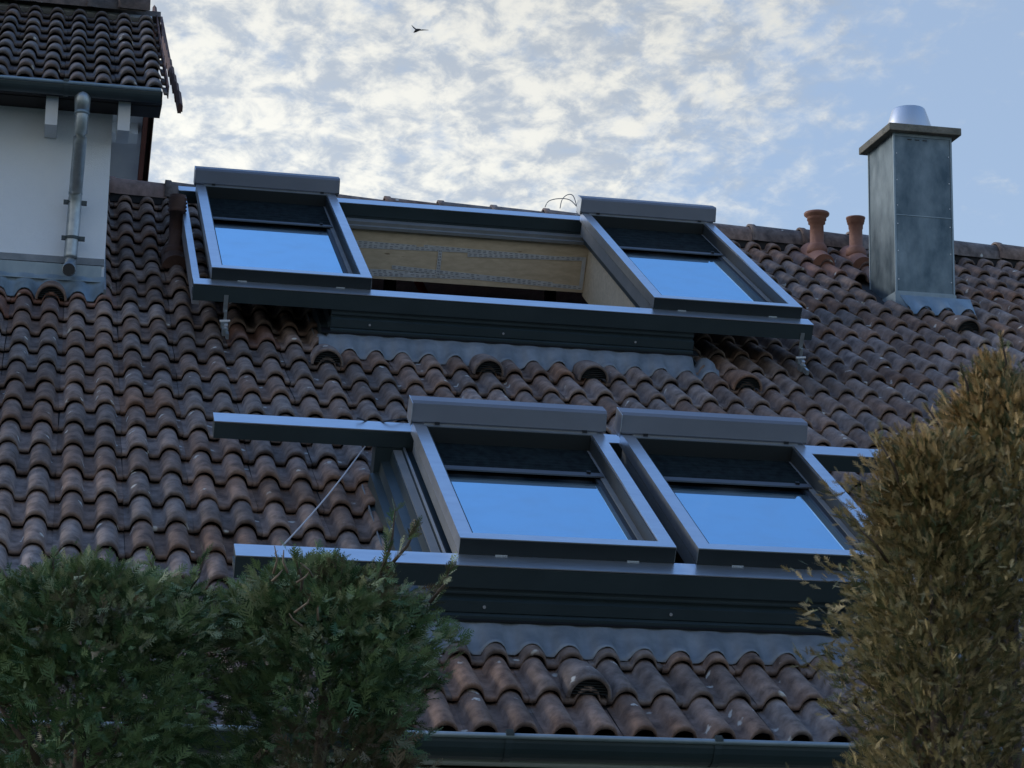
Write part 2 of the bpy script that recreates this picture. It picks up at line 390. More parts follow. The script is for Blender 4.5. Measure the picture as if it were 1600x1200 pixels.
# ridge tiles
def ridge_mesh(m, L_=.40, r0=.115):
    b = MB(); n = 12; rings = []
    for (x, rad) in ((0, r0+.008), (.04, r0+.008), (.047, r0+.001), (L_, r0-.006)):
        rings.append([(x, rad*1.12*math.cos(math.pi*j/n), -.07+rad*1.25*math.sin(math.pi*j/n)) for j in range(n+1)])
    rings.append([(0, (r0-.004)*1.12*math.cos(math.pi*j/n), -.07+(r0-.004)*1.25*math.sin(math.pi*j/n)) for j in range(n+1)])
    vs = [p for q in rings for p in q]; mm = n+1
    fs = [(k*mm+j, (k+1)*mm+j, (k+1)*mm+j+1, k*mm+j+1) for k in range(3) for j in range(n)]
    fs += [(4*mm+j, j, j+1, 4*mm+j+1) for j in range(n)]
    b.add(vs, fs); me = b.mesh('ridge_tile', m); me.polygons.foreach_set('use_smooth', [True]*len(fs)); return me
RMt = ridge_mesh(M_TILE); RMr = ridge_mesh(M_TILER)
k = 0
x = -.35
while x < 10.2:
    red = x < .4
    obj('ridge_tile', RMr if red else RMt, house, Matrix.Translation((x, RY+.01, RZ+.005+rr.uniform(-.003, .004))) @ Matrix.Rotation(.022+rr.gauss(0, .006), 4, 'Y'), **({'label': 'reddish ridge tile'} if red else {}))
    x += .385
# mortar bed under the ridge
MB().box(-.4, 10.2, RY-.10, RY+.10, RZ-.12, RZ-.045).build('ridge_batten', M_DECK, house, Matrix())
# gutter
def gutter(parent, x0, x1, yr, zr, r_, mat_, hooks, endcap=True):
    b = MB(); n = 12
    arc = [(yr+r_-r_*math.cos(math.pi*j/n), zr-r_*1.15*math.sin(math.pi*j/n)) for j in range(n+1)]
    inn = [(yr+r_-(r_-.004)*math.cos(math.pi*j/n), zr-(r_*1.15-.004)*math.sin(math.pi*j/n)) for j in range(n, -1, -1)]
    b.prism(arc+inn, x0, x1, 0)
    if endcap: b.prism(arc, x1-.002, x1+.003, 0)
    o = b.build('gutter', mat_, parent, Matrix())
    MB().tube([(x0, yr-.002, zr+.002), (x1, yr-.002, zr+.002)], .011, 8).build('rim', M_ZINC, o, Matrix(), smooth=True)
    for h in hooks:
        hb = MB(); a2 = [(yr+r_-(r_+.005)*math.cos(math.pi*j/n), zr-(r_+.004)*1.15*math.sin(math.pi*j/n)) for j in range(-1, n-2)]
        hb.prism(a2+[(y_-.0, z_+.004) for y_, z_ in reversed(a2)], h, h+.028, 0)
        hb.box(h-.001, h+.029, yr-.016, yr+.012, zr+.004, zr+.018)
        hb.build('bracket', M_ANTH if mat_ is M_ANTH else M_ZINC, o, Matrix())
    return o
gutter(house, -3.4, 10.4, -4.86, -2.704, .072, M_ANTH, [-2.6, -1.8, -1.0, -.2, .6, 1.40, 2.18, 2.98, 3.8, 4.6, 5.4], False)

# ------------------------------------------------------------------ sliding roof windows (roof frame coordinates)
def roof_window(wf, wt, sashes, sash_w0, sash_w1, label, is_open):
    root = bpy.data.objects.new('roof_window', None); link(root, house, RF @ Matrix.Translation((2.3, wf, 0))); root['label'] = label
    P = lambda b, nm, m, **k: b.build(nm, m, root, RF, **k)
    # rails: lower and upper
    b = MB()
    b.prism([(wf, .158), (wf, .244), (wf+.006, .250), (wf+.125, .250), (wf+.125, .225), (wf+.02, .225), (wf+.02, .158)], .47, 4.08, 0)
    b.box(.47, 4.08, wf+.03, wf+.125, .17, .20)
    P(b, 'lower_rail', M_ANTH)
    b = MB().box(.47, 4.08, wf-.003, wf+.118, .2505, .2545); P(b, 'rail_cover', M_ALU)
    b = MB(); b.prism([(wt-.005, .168), (wt-.005, .240), (wt, .246), (wt+.11, .246), (wt+.11, .168)], .47, 4.08, 0)
    P(b, 'upper_rail', M_ANTH)
    b = MB().box(.468, 4.082, wt-.008, wt+.114, .2465, .2515); P(b, 'rail_cover', M_ALU)
    # front kerb: stepped profile
    k0 = wf+.02
    b = MB(); b.prism([(k0+.06, .157), (k0-.005, .157), (k0-.005, .142), (k0-.013, .136), (k0-.013, .128), (k0+.0, .126), (k0+.0, .112), (k0-.03, .106), (k0-.03, .058), (k0-.022, .054), (k0-.045, .048),
                       (k0-.045, .030), (k0-.02, .02), (k0+.06, .02)], OU0-.05, OU1+.09, 0)
    P(b, 'front_kerb', M_ANTH)
    for u in (1.47, 2.24, 3.02):
        c = Vector((u, k0-.031, .083)); sb = MB(); sb.tube([c, c+Vector((0, -.006, 0))], .0065, 8); P(sb, 'screw', M_SCREW)
    # rear kerb
    b = MB(); b.prism([(wt+.10, -.06), (wt+.10, .165), (wt-.0, .165), (wt-.0, -.06)], OU0-.08, OU1+.12, 0); P(b, 'rear_kerb', M_ANTH)
    # side kerbs with stepped flashing
    for sgn, ed, nm in ((1, OU0, 'side_kerb'), (-1, OU1, 'side_kerb')):
        pts = [(-.125, -.07), (-.125, -.035), (-.100, -.030), (-.095, .036), (-.055, .040), (-.050, .094), (-.008, .098), (-.003, .150), (.044, .150), (.046, .164), (.054, .164), (.055, .1505), (.105, .1505), (.105, .112), (.056, .112), (.056, -.09), (.0, -.09)]
        q = [(ed+sgn*a, z) for a, z in pts]
        if sgn < 0: q = q[::-1]
        b = MB(); b.prism(q, wf+.03, wt+.0, 1); P(b, nm, M_ANTH)
        e0, e1 = sorted((ed+sgn*.0465, ed+sgn*.0555)); b = MB().box(e0, e1, wf+.126, wt-.01, .1645, .1725); P(b, 'edge_trim', M_CHROME if is_open else M_ALU)
        e0, e1 = sorted((ed+sgn*.001, ed+sgn*.040)); b = MB().box(e0, e1, wf+.126, wt-.01, .1505, .1585); P(b, 'guide_rail', M_LINER)
        e0, e1 = sorted((ed-sgn*.128, ed-sgn*.124)); b = MB().box(e0, e1, wf-.05, wt, -.07, -.022); P(b, 'flashing', M_LEAD)
    # pleated apron that follows the tile waves
    b = MB(); nu = 150; u0, u1 = OU0-.12, OU1+.24; rows = 6; r2 = random.Random(int(wf*100)); vs = []
    rowc = math.ceil(-wf/E_)                   # the row lying under the apron
    for j in range(rows+1):
        f = j/rows
        for i in range(nu+1):
            u = u0+(u1-u0)*i/nu; w = k0-.02-.175*f+(.004*math.sin(u*13)+.01*math.sin(u*5.1))*f
            z_t = prof(u)-(.034/E_)*(w+E_*rowc if w+E_*rowc > 0 else w+E_*(rowc+1))+.009
            flat = .034-.02*f; z = flat*(1-f**1.3)+z_t*f**1.3+.002*math.sin(u*31+4*f)*f+.0015*math.sin(u*83+9*f)*f
            if u > OU1+.09 or u < OU0-.06: z = min(z, z_t+.012)
            vs.append((u, w, z))
    nn = nu+1; fs = [(j*nn+i, (j+1)*nn+i, (j+1)*nn+i+1, j*nn+i+1) for j in range(rows) for i in range(nu)]
    tv = [(x, y, z-.004) for x, y, z in vs]; nv = len(vs)
    fs += [(rows*nn+i, nv+rows*nn+i, nv+rows*nn+i+1, rows*nn+i+1) for i in range(nu)]; b.add(vs+tv, fs+[(nv+a, nv+d, nv+c, nv+bb) for (a, bb, c, d) in fs[:rows*nu]])
    o = P(b, 'apron', M_LEAD); o.data.polygons.foreach_set('use_smooth', [True]*len(o.data.polygons))
    b = MB().sheet([(k0-.056, .034), (k0-.03, .038), (k0+.02, .041)], u0+.02, OU1+.12, 0, .006); P(b, 'drip_edge', M_SEAL)
    # sashes
    for si, (a, c) in enumerate(sashes):
        bw = .058; w0, w1 = sash_w0, sash_w1; z0, z1, zg = .262, .325, .232
        b = MB()
        # four frame bars: top plate, skirt, inner wall; hollow in the middle
        b.box(a, a+bw, w0+bw, w1, z0+.002, z1); b.box(c-bw, c, w0+bw, w1, z0+.002, z1)
        b.box(a, c, w0, w0+bw, z0-.002, z1+.0004)
        b.box(a+bw, c-bw, w1-bw, w1-.002, z0+.002, z1-.001)
        o = b.build('sash', M_ALU, root, RF)
        sk = MB(); sk.box(a+.016, a+.05, w0+.02, w1-.01, .175 if not is_open else .168, z0+.0015); sk.box(c-.05, c-.016, w0+.02, w1-.01, .175, z0+.0015)
        sk.box(a+.0505, c-.0505, w1-.05, w1-.02, .2, z0+.0015); sk.box(a+.0505, c-.0505, w0+.02, w0+.045, .256, z0-.0025)
        sk.build('sash_skirt', M_LINER, root, RF)
        fr = MB(); fr.box(a+.002, c-.002, w0-.0035, w0-.0005, z0-.008, z1-.004); fr.build('sash_front', M_FRONT, root, RF)
        iw = MB()          # inner side walls down to the pane
        iw.box(a+bw+.0005, a+bw+.006, w0+bw, w1-bw, zg, z1-.003); iw.box(c-bw-.006, c-bw-.0005, w0+bw, w1-bw, zg, z1-.012)
        iw.box(a+bw+.0065, c-bw-.0065, w1-bw-.008, w1-bw-.0005, zg, z1-.004); iw.build('inner_wall', M_DARKLINER, root, RF)
        g2 = MB(); g2.box(c-bw-.030, c-bw-.0065, w0+bw+.001, w1-bw-.009, zg+.0005, zg+.016); g2.build('glazing_bead', M_LINER, root, RF)
        g3 = MB(); g3.box(c-bw-.052, c-bw-.0305, w0+bw+.001, w1-bw-.009, zg+.0005, zg+.010)
        g3.box(a+bw+.0065, a+bw+.020, w0+bw+.001, w1-bw-.009, zg+.0005, zg+.010); g3.box(a+bw+.0205, c-bw-.0525, w1-bw-.022, w1-bw-.009, zg+.0005, zg+.010)
        g3.build('seal', M_SEAL, root, RF)
        MB().box(a+bw+.001, c-bw-.001, w0+.046, w1-bw-.001, zg-.012, zg).build('glass_pane', M_GLASS, root, RF)
        ab = w1-(.395 if not is_open else .615); af = MB(); nz_ = 24; ra = random.Random(si+9)
        af.prism([(ab, .2505)]+[(ab+(w1-bw-.02-ab)*q/nz_, .2515+ra.uniform(-.0012, .0012)) for q in range(1, nz_)]+[(w1-bw-.02, .2515), (w1-bw-.02, .249), (ab, .249)], a+bw+.008, c-bw-.02, 0)
        af.build('awning_fabric', M_AWN, root, RF)
        MB().box(a+bw+.007, c-bw-.016, ab-.045, ab-.0005, .2485, .2555).build('awning_bar', M_BAR, root, RF)
        for u in (a+.15, c-.20): MB().box(u, u+.05, w0-.006, w0+.0, .2552, .2595).build('drain_clip', M_ALU, root, RF)
        # shade cassette across the top
        ca, cb = a-.008, c+.024 if is_open else c+.012
        cs_ = MB(); cs_.prism([(w1-.03, z1+.004), (w1-.034, z1+.012), (w1-.012, .415), (w1+.0, .426), (w1+.09, .418), (w1+.10, .30), (w1+.02, .30), (w1+.02, z1+.004)], ca, cb, 0)
        co = cs_.build('shade_cassette', M_CASS, root, RF)
        MB().box(a+.05, c-.03, w1-.036, w1-.0305, z1-.010, z1+.0035).build('cassette_strip', M_LINER, root, RF)
        for u in (a+.10, c-.10): MB().box(u, u+.022, w1-.040, w1-.020, z1-.012, z1+.012).build('cassette_hook', M_SEAL, root, RF)
        e = MB(); e.box(ca-.004, ca-.0005, w1-.03, w1+.09, .31, .42); e.build('end_cap', M_ALU, root, RF)
        for u in ((a+c)/2+.30,): MB().box(u, u+.018, ab-.020, ab-.004, .256, .266).build('sensor', M_SEAL, root, RF)
    return root
lowin = roof_window(LO_F, LO_T, [(1.365, 2.262), (2.355, 3.245)], LO_F+.115, -3.0, 'lower roof window with both sashes side by side, closed', False)
upwin = roof_window(UP_F, UP_T, [(.570, 1.475), (3.130, 4.035)], UP_F+.115, 1.70, 'upper roof window slid open, one sash at each end of the rails', True)
# lining of the open upper window, printed tape on it, attic behind
PU = lambda b, nm, m, **k: b.build(nm, m, upwin, RF, **k)
MB().box(OU0+.06, OU1-.06, UP_T-.075, UP_T-.045, -.235, .105).build('rear_lining', M_WOOD, upwin, RF)
PU(MB().prism([(UP_T-.11, .105), (UP_T-.11, .125), (UP_T-.085, .128), (UP_T-.085, .150), (UP_T-.005, .150), (UP_T-.005, .106)], OU0+.057, OU1-.057, 0), 'head_profile', M_LINER)
for ua, ub in ((OU1-.060, OU1-.030), (OU0+.030, OU0+.060)):
    PU(MB().box(ua, ub, UP_F+.13, UP_T-.045, -.26, .105), 'side_lining', M_WOOD)
# tape: strips across the lining, with rows of dashes printed on them
wt_ = UP_T-.0755
ts = MB(); ti = MB(); r3 = random.Random(5)
def tape(u0, u1, z0, z1, h=.026):
    L_ = u1-u0; n = max(2, int(L_/.035))
    q = [(u0, z0), (u1, z1), (u1, z1+h), (u0, z0+h)]
    k_ = len(ts.v)//8
    y = wt_-.0012-.0008*(k_ % 4)
    ts.add([(u, y, z) for u, z in q]+[(u, y+.0006, z) for u, z in q], [(0, 1, 2, 3), (7, 6, 5, 4), (0, 4, 5, 1), (1, 5, 6, 2), (2, 6, 7, 3), (3, 7, 4, 0)])
    for row in (.25, .66):
        for i in range(n):
            if r3.random() < .12: continue
            a = u0+L_*(i+.2)/n; c = a+L_*.55/n; z = z0+(z1-z0)*(a-u0)/L_+h*row
            ti.add([(a, y-.0005, z), (c, y-.0005, z), (c, y-.0005, z+.0035), (a, y-.0005, z+.0035)], [(0, 1, 2, 3)])
for (u0, u1, z0, z1) in ((1.37, 2.05, -.005, -.012), (1.55, 2.5, -.035, -.01), (2.1, 3.0, -.005, -.02), (2.4, 3.21, -.04, -.012), (1.37, 2.2, -.20, -.19), (1.6, 2.7, -.225, -.185), (2.3, 3.21, -.19, -.215), (1.9, 3.0, -.16, -.20)):
    tape(u0, u1, z0, z1)
o = PU(ts, 'tape', M_TAPE); 
for ta in (2.20, 3.185): PU(MB().box(ta, ta+.026, wt_-.006, wt_-.005, -.19, .01), 'tape', M_TAPE)
for k_ in range(9):
    z = -.18+.02*k_; ti.add([(2.206, wt_-.0068, z), (2.210, wt_-.0068, z), (2.210, wt_-.0068, z+.012), (2.206, wt_-.0068, z+.012)], [(0, 1, 2, 3)])
    ti.add([(2.216, wt_-.0068, z), (2.220, wt_-.0068, z), (2.220, wt_-.0068, z+.012), (2.216, wt_-.0068, z+.012)], [(0, 1, 2, 3)])
PU(ti, 'tape_print', M_TAPEINK)
# attic: boarded rear slope seen from inside, a post and a red strap
at = MB()
A0 = (0, RY-.3, RZ-.35)
at.box(-.5, 6., RY+.55, RY+.60, -1.6, RZ-.5); at.box(-.5, 6, RY-.35, RY+.55, RZ-.47, RZ-.42); at.box(-.5, 6, -2.3, RY+.6, -1.65, -1.6)
for xa in (-.55, 6.): at.prism([(-2.3, -1.6), (RY+.6, -1.6), (RY+.6, RZ-.5), (RY-.35, RZ-.45), (-2.3, -1.45)], xa, xa+.05, 0)
at.build('attic_lining', M_INT, house, Matrix())
# posts seen inside
def wpos(x, y, Y):
    d = camo.matrix_world.to_3x3() @ Vector(((x-800)/3545, -(y-600)/3545, -1)); k_ = (Y-CAM.y)/d.y; return CAM+d*k_
p = Vector((3.127, 2.2, 0)); MB().box(p.x-.03, p.x+.04, 2.2, 2.27, -1.6, RZ-.475).build('attic_post', M_BEAM, house, Matrix())
MB().box(1.95, 2.03, 2.2, 2.27, -1.6, RZ-.475).build('attic_post', M_BEAM, house, Matrix())
MB().tube([(2.22, 2.0, .60), (2.02, 2.1, 1.02)], .03, 6).build('red_strap', M_RED, house, Matrix())

# side supports hanging from the ends of the upper rail
for u in (.655, 4.02):
    b = MB()
    b.box(u-.012, u+.012, UP_F-.006, UP_F-.002, .10, .20); b.box(u-.006, u+.010, UP_F-.03, UP_F-.006, .035, .11)
    b.box(u-.020, u+.020, UP_F-.05, UP_F-.01, .02, .05); b.box(u-.014, u+.018, UP_F-.10, UP_F-.045, -.01, .03); b.box(u+.004, u+.02, UP_F-.16, UP_F-.10, -.01, .02)
    o = b.build('rail_support', M_ZINCP, upwin, RF)
    s = MB(); s.tube([(u-.028, UP_F-.03, .055), (u+.03, UP_F-.03, .060)], .008, 8); s.tube([(u+.006, UP_F-.07, .03), (u+.006, UP_F-.075, .05)], .011, 8); s.build('bolt', M_SCREW, upwin, RF)
# unpainted foil flaps at both ends of the rear kerb (upper left) 
MB().box(.475, .515, UP_F+.13, UP_T-.02, .10, .225).build('end_profile', M_ALU, upwin, RF)

# ------------------------------------------------------------------ chimney
ch = MB(); x0, x1, y0, y1 = 5.285, 5.700, 1.14, 1.62
ch.box(x0, x1, y0, y1, .66, 1.79); chim = ch.build('chimney', M_CHIM, house, Matrix())
e = MB()
for (x, y) in ((x0, y0), (x1, y0), (x0, y1), (x1, y1)): e.box(x-.006, x+.006, y-.006, y+.006, .655, 1.785)
e.box(x0-.004, x1+.004, y0-.005, y0-.0005, 1.765, 1.789); e.box(x0-.004, x1+.004, y0-.005, y0-.0005, .66, .668)
e.build('corner_seam', M_ZINC, chim, Matrix())
MB().box(x0+.008, x1-.008, y0-.0035, y0-.0005, 1.20, 1.206).build('sheet_joint', M_ZINC, chim, Matrix())
for z_ in (.75, .95, 1.14, 1.27, 1.45, 1.64):
    for x_ in (x0+.018, x1-.018): MB().tube([(x_, y0-.0003, z_), (x_, y0-.004, z_)], .004, 6).build('rivet', M_SCREW, chim, Matrix())
cp = MB(); cp.box(x0-.052, x1+.058, y0-.06, y1+.06, 1.785, 1.838); o = cp.build('cap_slab', M_CAP, chim, Matrix())
mod = o.modifiers.new('b', 'BEVEL'); mod.width = .006; mod.segments = 2
cn = MB(); cn.lathe([(.170, 0), (.166, .03), (.158, .055), (.155, .075), (.116, .195), (.110, .203), (.102, .203), (.100, .08)], (x0+.205, y0+.23, 1.838), 40); cn.build('flue_cone', M_CHROME, chim, Matrix(), smooth=True)
for k_ in range(3): MB().box(x0+.10+.055*k_, x0+.13+.055*k_, y0-.003, y0-.0008, 1.742, 1.748).build('vent_slot', M_SEAL, chim, Matrix())
# base flashing: collar and wavy apron
fl = MB(); fl.box(x0-.012, x1+.012, y0-.012, y1+.01, .42, .66)
fl.build('base_flashing', M_ZINC, chim, Matrix())
ap = MB(); cw = y0/math.cos(TH)+.27; vs = []; nu = 40
for j in range(5):
    f = j/4
    for i in range(nu+1):
        u = x0-.02+(x1-x0+.09)*i/nu; w = 1.20-.17*f; vs.append((u, w, max(prof(u)+.012, .035*(1-f)+(prof(u)+.008)*f)))
fs = [(j*(nu+1)+i, (j+1)*(nu+1)+i, (j+1)*(nu+1)+i+1, j*(nu+1)+i+1) for j in range(4) for i in range(nu)]
ap.add(vs, fs); ap.add([(a, b, c-.005) for a, b, c in vs], [f[::-1] for f in fs]); ap.build('apron', M_ZINC, chim, RF, smooth=True)
# ------------------------------------------------------------------ clay vent pipes
def pipe(cx, cy, z0, h, kind, label, M_, r_=.050):
    b = MB()
    b.lathe([(.0, 0), (.074, 0), (.074, .035), (.069, .062), (r_+.006, .078), (r_, .084), (r_, h-.09)]+
            {'mushroom': [(r_+.012, h-.085), (r_+.012, h-.062), (r_+.02, h-.058), (r_+.02, h-.040), (.072, h-.036), (.090, h-.022), (.093, h-.008), (.086, h), (.06, h+.008), (0, h+.010)],
             'flared': [(r_+.004, h-.085), (r_+.006, h-.05), (r_+.013, h-.048), (r_+.013, h-.034), (r_+.017, h-.032), (r_+.019, h-.012), (r_+.022, h-.010), (r_+.022, h), (r_+.006, h), (r_, h-.04), (0, h-.04)],
             'ribbed': [(r_+.004, h-.10)]+[(r_+(.016 if q % 2 else .006), h-.095+.012*q) for q in range(9)]+[(r_+.008, h+.012), (r_, h+.012), (0, h)]}[kind], (cx, cy, z0), 28)
    o = b.build('vent_pipe', M_, house, Matrix(), smooth=True); o['label'] = label
    # saddle tile carrying the pipe
    s = MB(); n_ = 12; s.prism([(.083*math.cos(math.pi*j/n_), -.052+.085*math.sin(math.pi*j/n_)) for j in range(n_+1)], -.17, .17, 1)
    w_ = (cy*math.cos(TH)+(z0+.05)*math.sin(TH)); s.build('saddle', M_, o, RF @ Matrix.Translation((cx, w_-.03, -.0)), smooth=False)
    return o
pipe(5.075, 2.13, 1.16, .315, 'mushroom', 'clay vent pipe with round cap', M_CLAY)
pipe(5.372, 2.13, 1.16, .300, 'flared', 'clay vent pipe with flared mouth', M_CLAY, .048)
pipe(.440, .98, .50, .40, 'ribbed', 'dark clay vent pipe with ribbed top', M_CLAYD, .045)

# ------------------------------------------------------------------ neighbouring house on the left
nb = thing('neighbour_house', 'white rendered house at upper left with its higher dark tiled roof and zinc downpipe', 'house', (-2.2, 1.5, GZ))
UZ0 = 1.28; UY0 = -.10; NRY = UY0+8.75*E_*math.cos(TH); NRZ = UZ0+8.75*E_*math.sin(TH)
NF = Matrix.Translation((.225, UY0, UZ0)) @ ROT
w = MB(); w.box(-4.4, -.005, .20, .5, GZ, 1.34); w.box(-4.4, -4.1, .5, 4.6, GZ, 1.34); w.box(-4.1, -.005, 4.3, 4.6, GZ, 1.34); w.box(-.3, -.006, .5, 4.3, GZ, 1.34)
w.prism([(.205, 1.335), (4.595, 1.335), (NRY, NRZ-.2)], -.3, -.007, 0)
w.build('wall', M_WALL, nb, Matrix())
nroof = MB().box(-4.9, .045, .02, 2.80, -.125, -.09).build('roof', M_DECK, nb, NF)
brl = MB(); BL = 2.7
BF = Matrix.Translation((0, NRY, NRZ)) @ Matrix.Rotation(-TH, 4, 'X')
MB().box(-4.7, .33, .0, 3.1, -.055, -.0).build('rear_slope', M_TILEU, nb, BF)
MB().box(-4.7, .27, .0, 3.05, -.085, -.0555).build('soffit', M_PAINT, nb, BF)
MB().box(.272, .305, .12, 3.12, -.16, -.0555).build('barge_board', M_BARGE, nb, BF)
for k_ in range(12): MB().prism([(.3, .0), (.348, .0), (.348, -.11), (.34, -.11), (.34, -.012), (.3, -.012)], .12+.25*k_, .12+.25*k_+.27, 1).build('verge_tile', M_RUST, nb, BF @ Matrix.Translation((0, 0, .012)) @ Matrix.Rotation(R(-2), 4, 'X'))
MB().box(-.02, .20, 1.9, 2.03, -.22, -.086).build('purlin', M_PAINT, nb, BF)
MB().box(.0, .24, 1.0, 1.10, -.20, -.086).build('purlin', M_PAINT, nb, BF)
MB().box(.06, .22, 4.05, 4.09, .5, 2.0).build('boarding', M_SHUT, nb, Matrix())
MB().box(-4.7, .045, .0, .03, -.15, -.06).build('fascia', M_BEAM, nb, NF)
# eave soffit and rafter ends under the gutter
MB().box(-4.7, .27, UY0+.03, .199, UZ0-.125, UZ0-.095).build('eave_soffit', M_BEAM, nb, Matrix())
for x in (-.36, .055, -.95, -1.6):
    MB().box(x-.035, x+.035, UY0+.04, .198, UZ0-.30, UZ0-.126).build('rafter_end', M_PAINT, nb, Matrix())
rn = random.Random(11)
for r in range(9):
    for c in range(14):
        Mt = Matrix.Translation((-.15-.30*c, E_*r, 0)) @ tile_jitter(rn)
        s = seen(NF @ Mt @ Vector((.0, 0, 0)))
        if s[0] < -260: continue
        obj('roof_tile', TMU[rn.randrange(4)], nb, NF @ Mt)
# verge flanges of the right-most tiles
for r in range(9):
    MB().prism([(.074, -.075), (.080, -.075), (.080, .0), (.074, .0)], 0, .335, 1).build('verge_tile', M_RUST, nb, NF @ Matrix.Translation((0, E_*r, -.02)))
RMu = ridge_mesh(M_TILEU)
x = -4.8
while x < .1:
    obj('ridge_tile', RMu, nb, Matrix.Translation((x, NRY, NRZ+.012)) @ Matrix.Rotation(rn.gauss(0, .006), 4, 'Y')); x += .385
obj('ridge_tile', RMu, nb, Matrix.Translation((.03, NRY, NRZ+.026)) @ Matrix.Diagonal((.55, 1.1, 1.08, 1)))
ng = gutter(nb, -4.7, .255, -.205, 1.193, .052, M_ANTH, [-3.5, -2.8, -2.1, -1.4, -.75, -.30], True)
# downpipe: funnel, slanted piece, straight run, shoe
dp = MB()
dp.tube([(-.188, -.145, 1.165), (-.188, -.142, 1.12), (-.188, -.14, 1.04)], [.047, .047, .041], 20)
def smooth(q, m_=6):
    q = [Vector(v) for v in q]; r_ = []
    for i in range(len(q)-1):
        p0, p1, p2, p3 = q[max(i-1, 0)], q[i], q[i+1], q[min(i+2, len(q)-1)]
        for k_ in range(m_):
            t = k_/m_; r_.append(.5*((2*p1)+(p2-p0)*t+(2*p0-5*p1+4*p2-p3)*t*t+(3*p1-p0-3*p2+p3)*t**3))
    return r_+[q[-1]]
dp.tube(smooth([(-.188, -.14, 1.055), (-.188, -.130, .99), (-.190, -.07, .86), (-.194, .02, .72), (-.196, .085, .63), (-.197, .112, .54), (-.200, .115, .40), (-.204, .115, .235)]), .039, 20)
dp.tube([(-.204, .115, .24), (-.205, .108, .185), (-.207, .07, .155), (-.209, .02, .146)], .039, 20)
dn = dp.build('downpipe', M_ZINCP, nb, Matrix(), smooth=True)
cl = MB(); cl.tube([(-.188, -.14, 1.050), (-.188, -.14, 1.030)], .0435, 20); cl.tube([(-.1965, .115, .635), (-.1965, .115, .62)], .0405, 20); cl.build('joint_ring', M_ZINC, dn, Matrix(), smooth=True)
MB().tube([(-.2091, .0195, .1458), (-.2092, .017, .1454)], .0345, 20).build('pipe_mouth', M_SEAL, dn, Matrix())
for z in (.572, .356):
    b = MB(); b.tube([(-.199, .115, z-.009), (-.199, .115, z+.009)], .0435, 20); b.box(-.262, -.236, .10, .13, z-.011, z+.011); b.box(-.165, -.128, .098, .132, z-.011, z+.011); b.build('pipe_clamp', M_ANTH, dn, Matrix())
# zinc skirt of the wall on the lower roof
MB().box(-4.4, -.008, .182, .1985, .222, .262).build('skirt_trim', M_LEAD, nb, Matrix())
MB().box(-4.4, -.022, .166, .1815, .03, .213).build('skirt_flashing', M_ZINC, nb, Matrix())
MB().sheet([(.145, .115), (.1655, .118)], -4.4, -.022, 0, .004).build('skirt_fold', M_ZINC, nb, Matrix())
sa = MB(); vs = []; nu = 220
for j in range(5):
    f = j/4
    for i in range(nu+1):
        u = -4.3+(4.3+.0)*i/nu; w_ = .22-.19*f; zt = prof(u)-(.034/E_)*(w_ % E_)+.012
        vs.append((u, w_+.008*math.sin(u*9)*f, .03*(1-f)**.8+zt*f**.6 if f else .05))
fs = [(j*(nu+1)+i, (j+1)*(nu+1)+i, (j+1)*(nu+1)+i+1, j*(nu+1)+i+1) for j in range(4) for i in range(nu)]
sa.add(vs, fs); sa.add([(a, b, c-.004) for a, b, c in vs], [f[::-1] for f in fs]); sa.build('skirt_apron', M_ZINC, nb, RF, smooth=True)
# raised lead edge beside the wall on the tiles
MB().box(-.006, .008, .02, 2.5, -.07, .03).build('side_flashing', M_LEAD, nb, RF)
# ------------------------------------------------------------------ far verge peeping out behind the neighbour's roof
fv = thing('rear_roof', 'narrow jagged edge of a tiled roof peeping out right of the higher roof', 'roof', (.43, 3.4, 1.5))
A = Vector((.402, 5.39, 3.79)); B = Vector((.468, 1.54, 1.69)); nT = 13; d = (B-A)/nT; d_n = d.normalized()
Q = Matrix((( 1, 0, 0), (0, -d_n.y, -d_n.z), (0, 0, 0))).to_4x4()
ang = math.atan2(A.z-B.z, A.y-B.y)
for k_ in range(nT):
    p = A+d*(k_+1)
    b = MB(); b.prism([(-.030, -.04), (-.030, .0), (-.015, .022), (.005, .0), (.005, -.04)], 0, d.length*1.12, 1)
    b.build('verge_tile', M_RUST, fv, Matrix.Translation(p) @ Matrix.Rotation(ang+R(3.5), 4, 'X'))
MB().box(-.028, -.004, 0, (A-B).length, -.05, -.041).build('barge_board', M_RUST, fv, Matrix.Translation(B) @ Matrix.Rotation(ang, 4, 'X'))

# ------------------------------------------------------------------ rope and wires
b = MB(); pa = rw(.625, LO_F+.03, .255); pb = rw(1.17, LO_T+.0, .165)
path = [pa.lerp(pb, t)+Vector((0, 0, -.02*math.sin(math.pi*t))) for t in np.linspace(0, 1, 12)]
o = b.tube(path, .0035, 6).build('rope', M_CABLE, None, Matrix()); o['label'] = 'thin pale rope stretched slantwise between the two left ends of the lower window rails'; o['category'] = 'rope'
b = MB(); c0 = rw(3.13, 1.83, .33)
for (dx, dz, s) in ((-.09, .075, 1), (-.17, .045, 1.4)):
    q = [c0, c0+Vector((dx*.3, 0, dz)), c0+Vector((dx*.75, 0, dz*1.05)), c0+Vector((dx*1.15, .0, dz*.55)), c0+Vector((dx*1.3, 0, -.02))]
    pts = []
    for i in range(len(q)-1):
        for t in np.linspace(0, 1, 5)[:-1 if i < 3 else 5]:
            p0 = q[max(i-1, 0)]; p1 = q[i]; p2 = q[i+1]; p3 = q[min(i+2, 4)]
            pts.append(.5*((2*p1)+(p2-p0)*t+(2*p0-5*p1+4*p2-p3)*t*t+(3*p1-p0-3*p2+p3)*t**3))
    b.tube(pts, .0032, 6)
o = b.build('wire', M_CABLED, None, Matrix()); o['label'] = 'loops of grey wire at the left end of the upper right cassette against the sky'; o['category'] = 'wire'
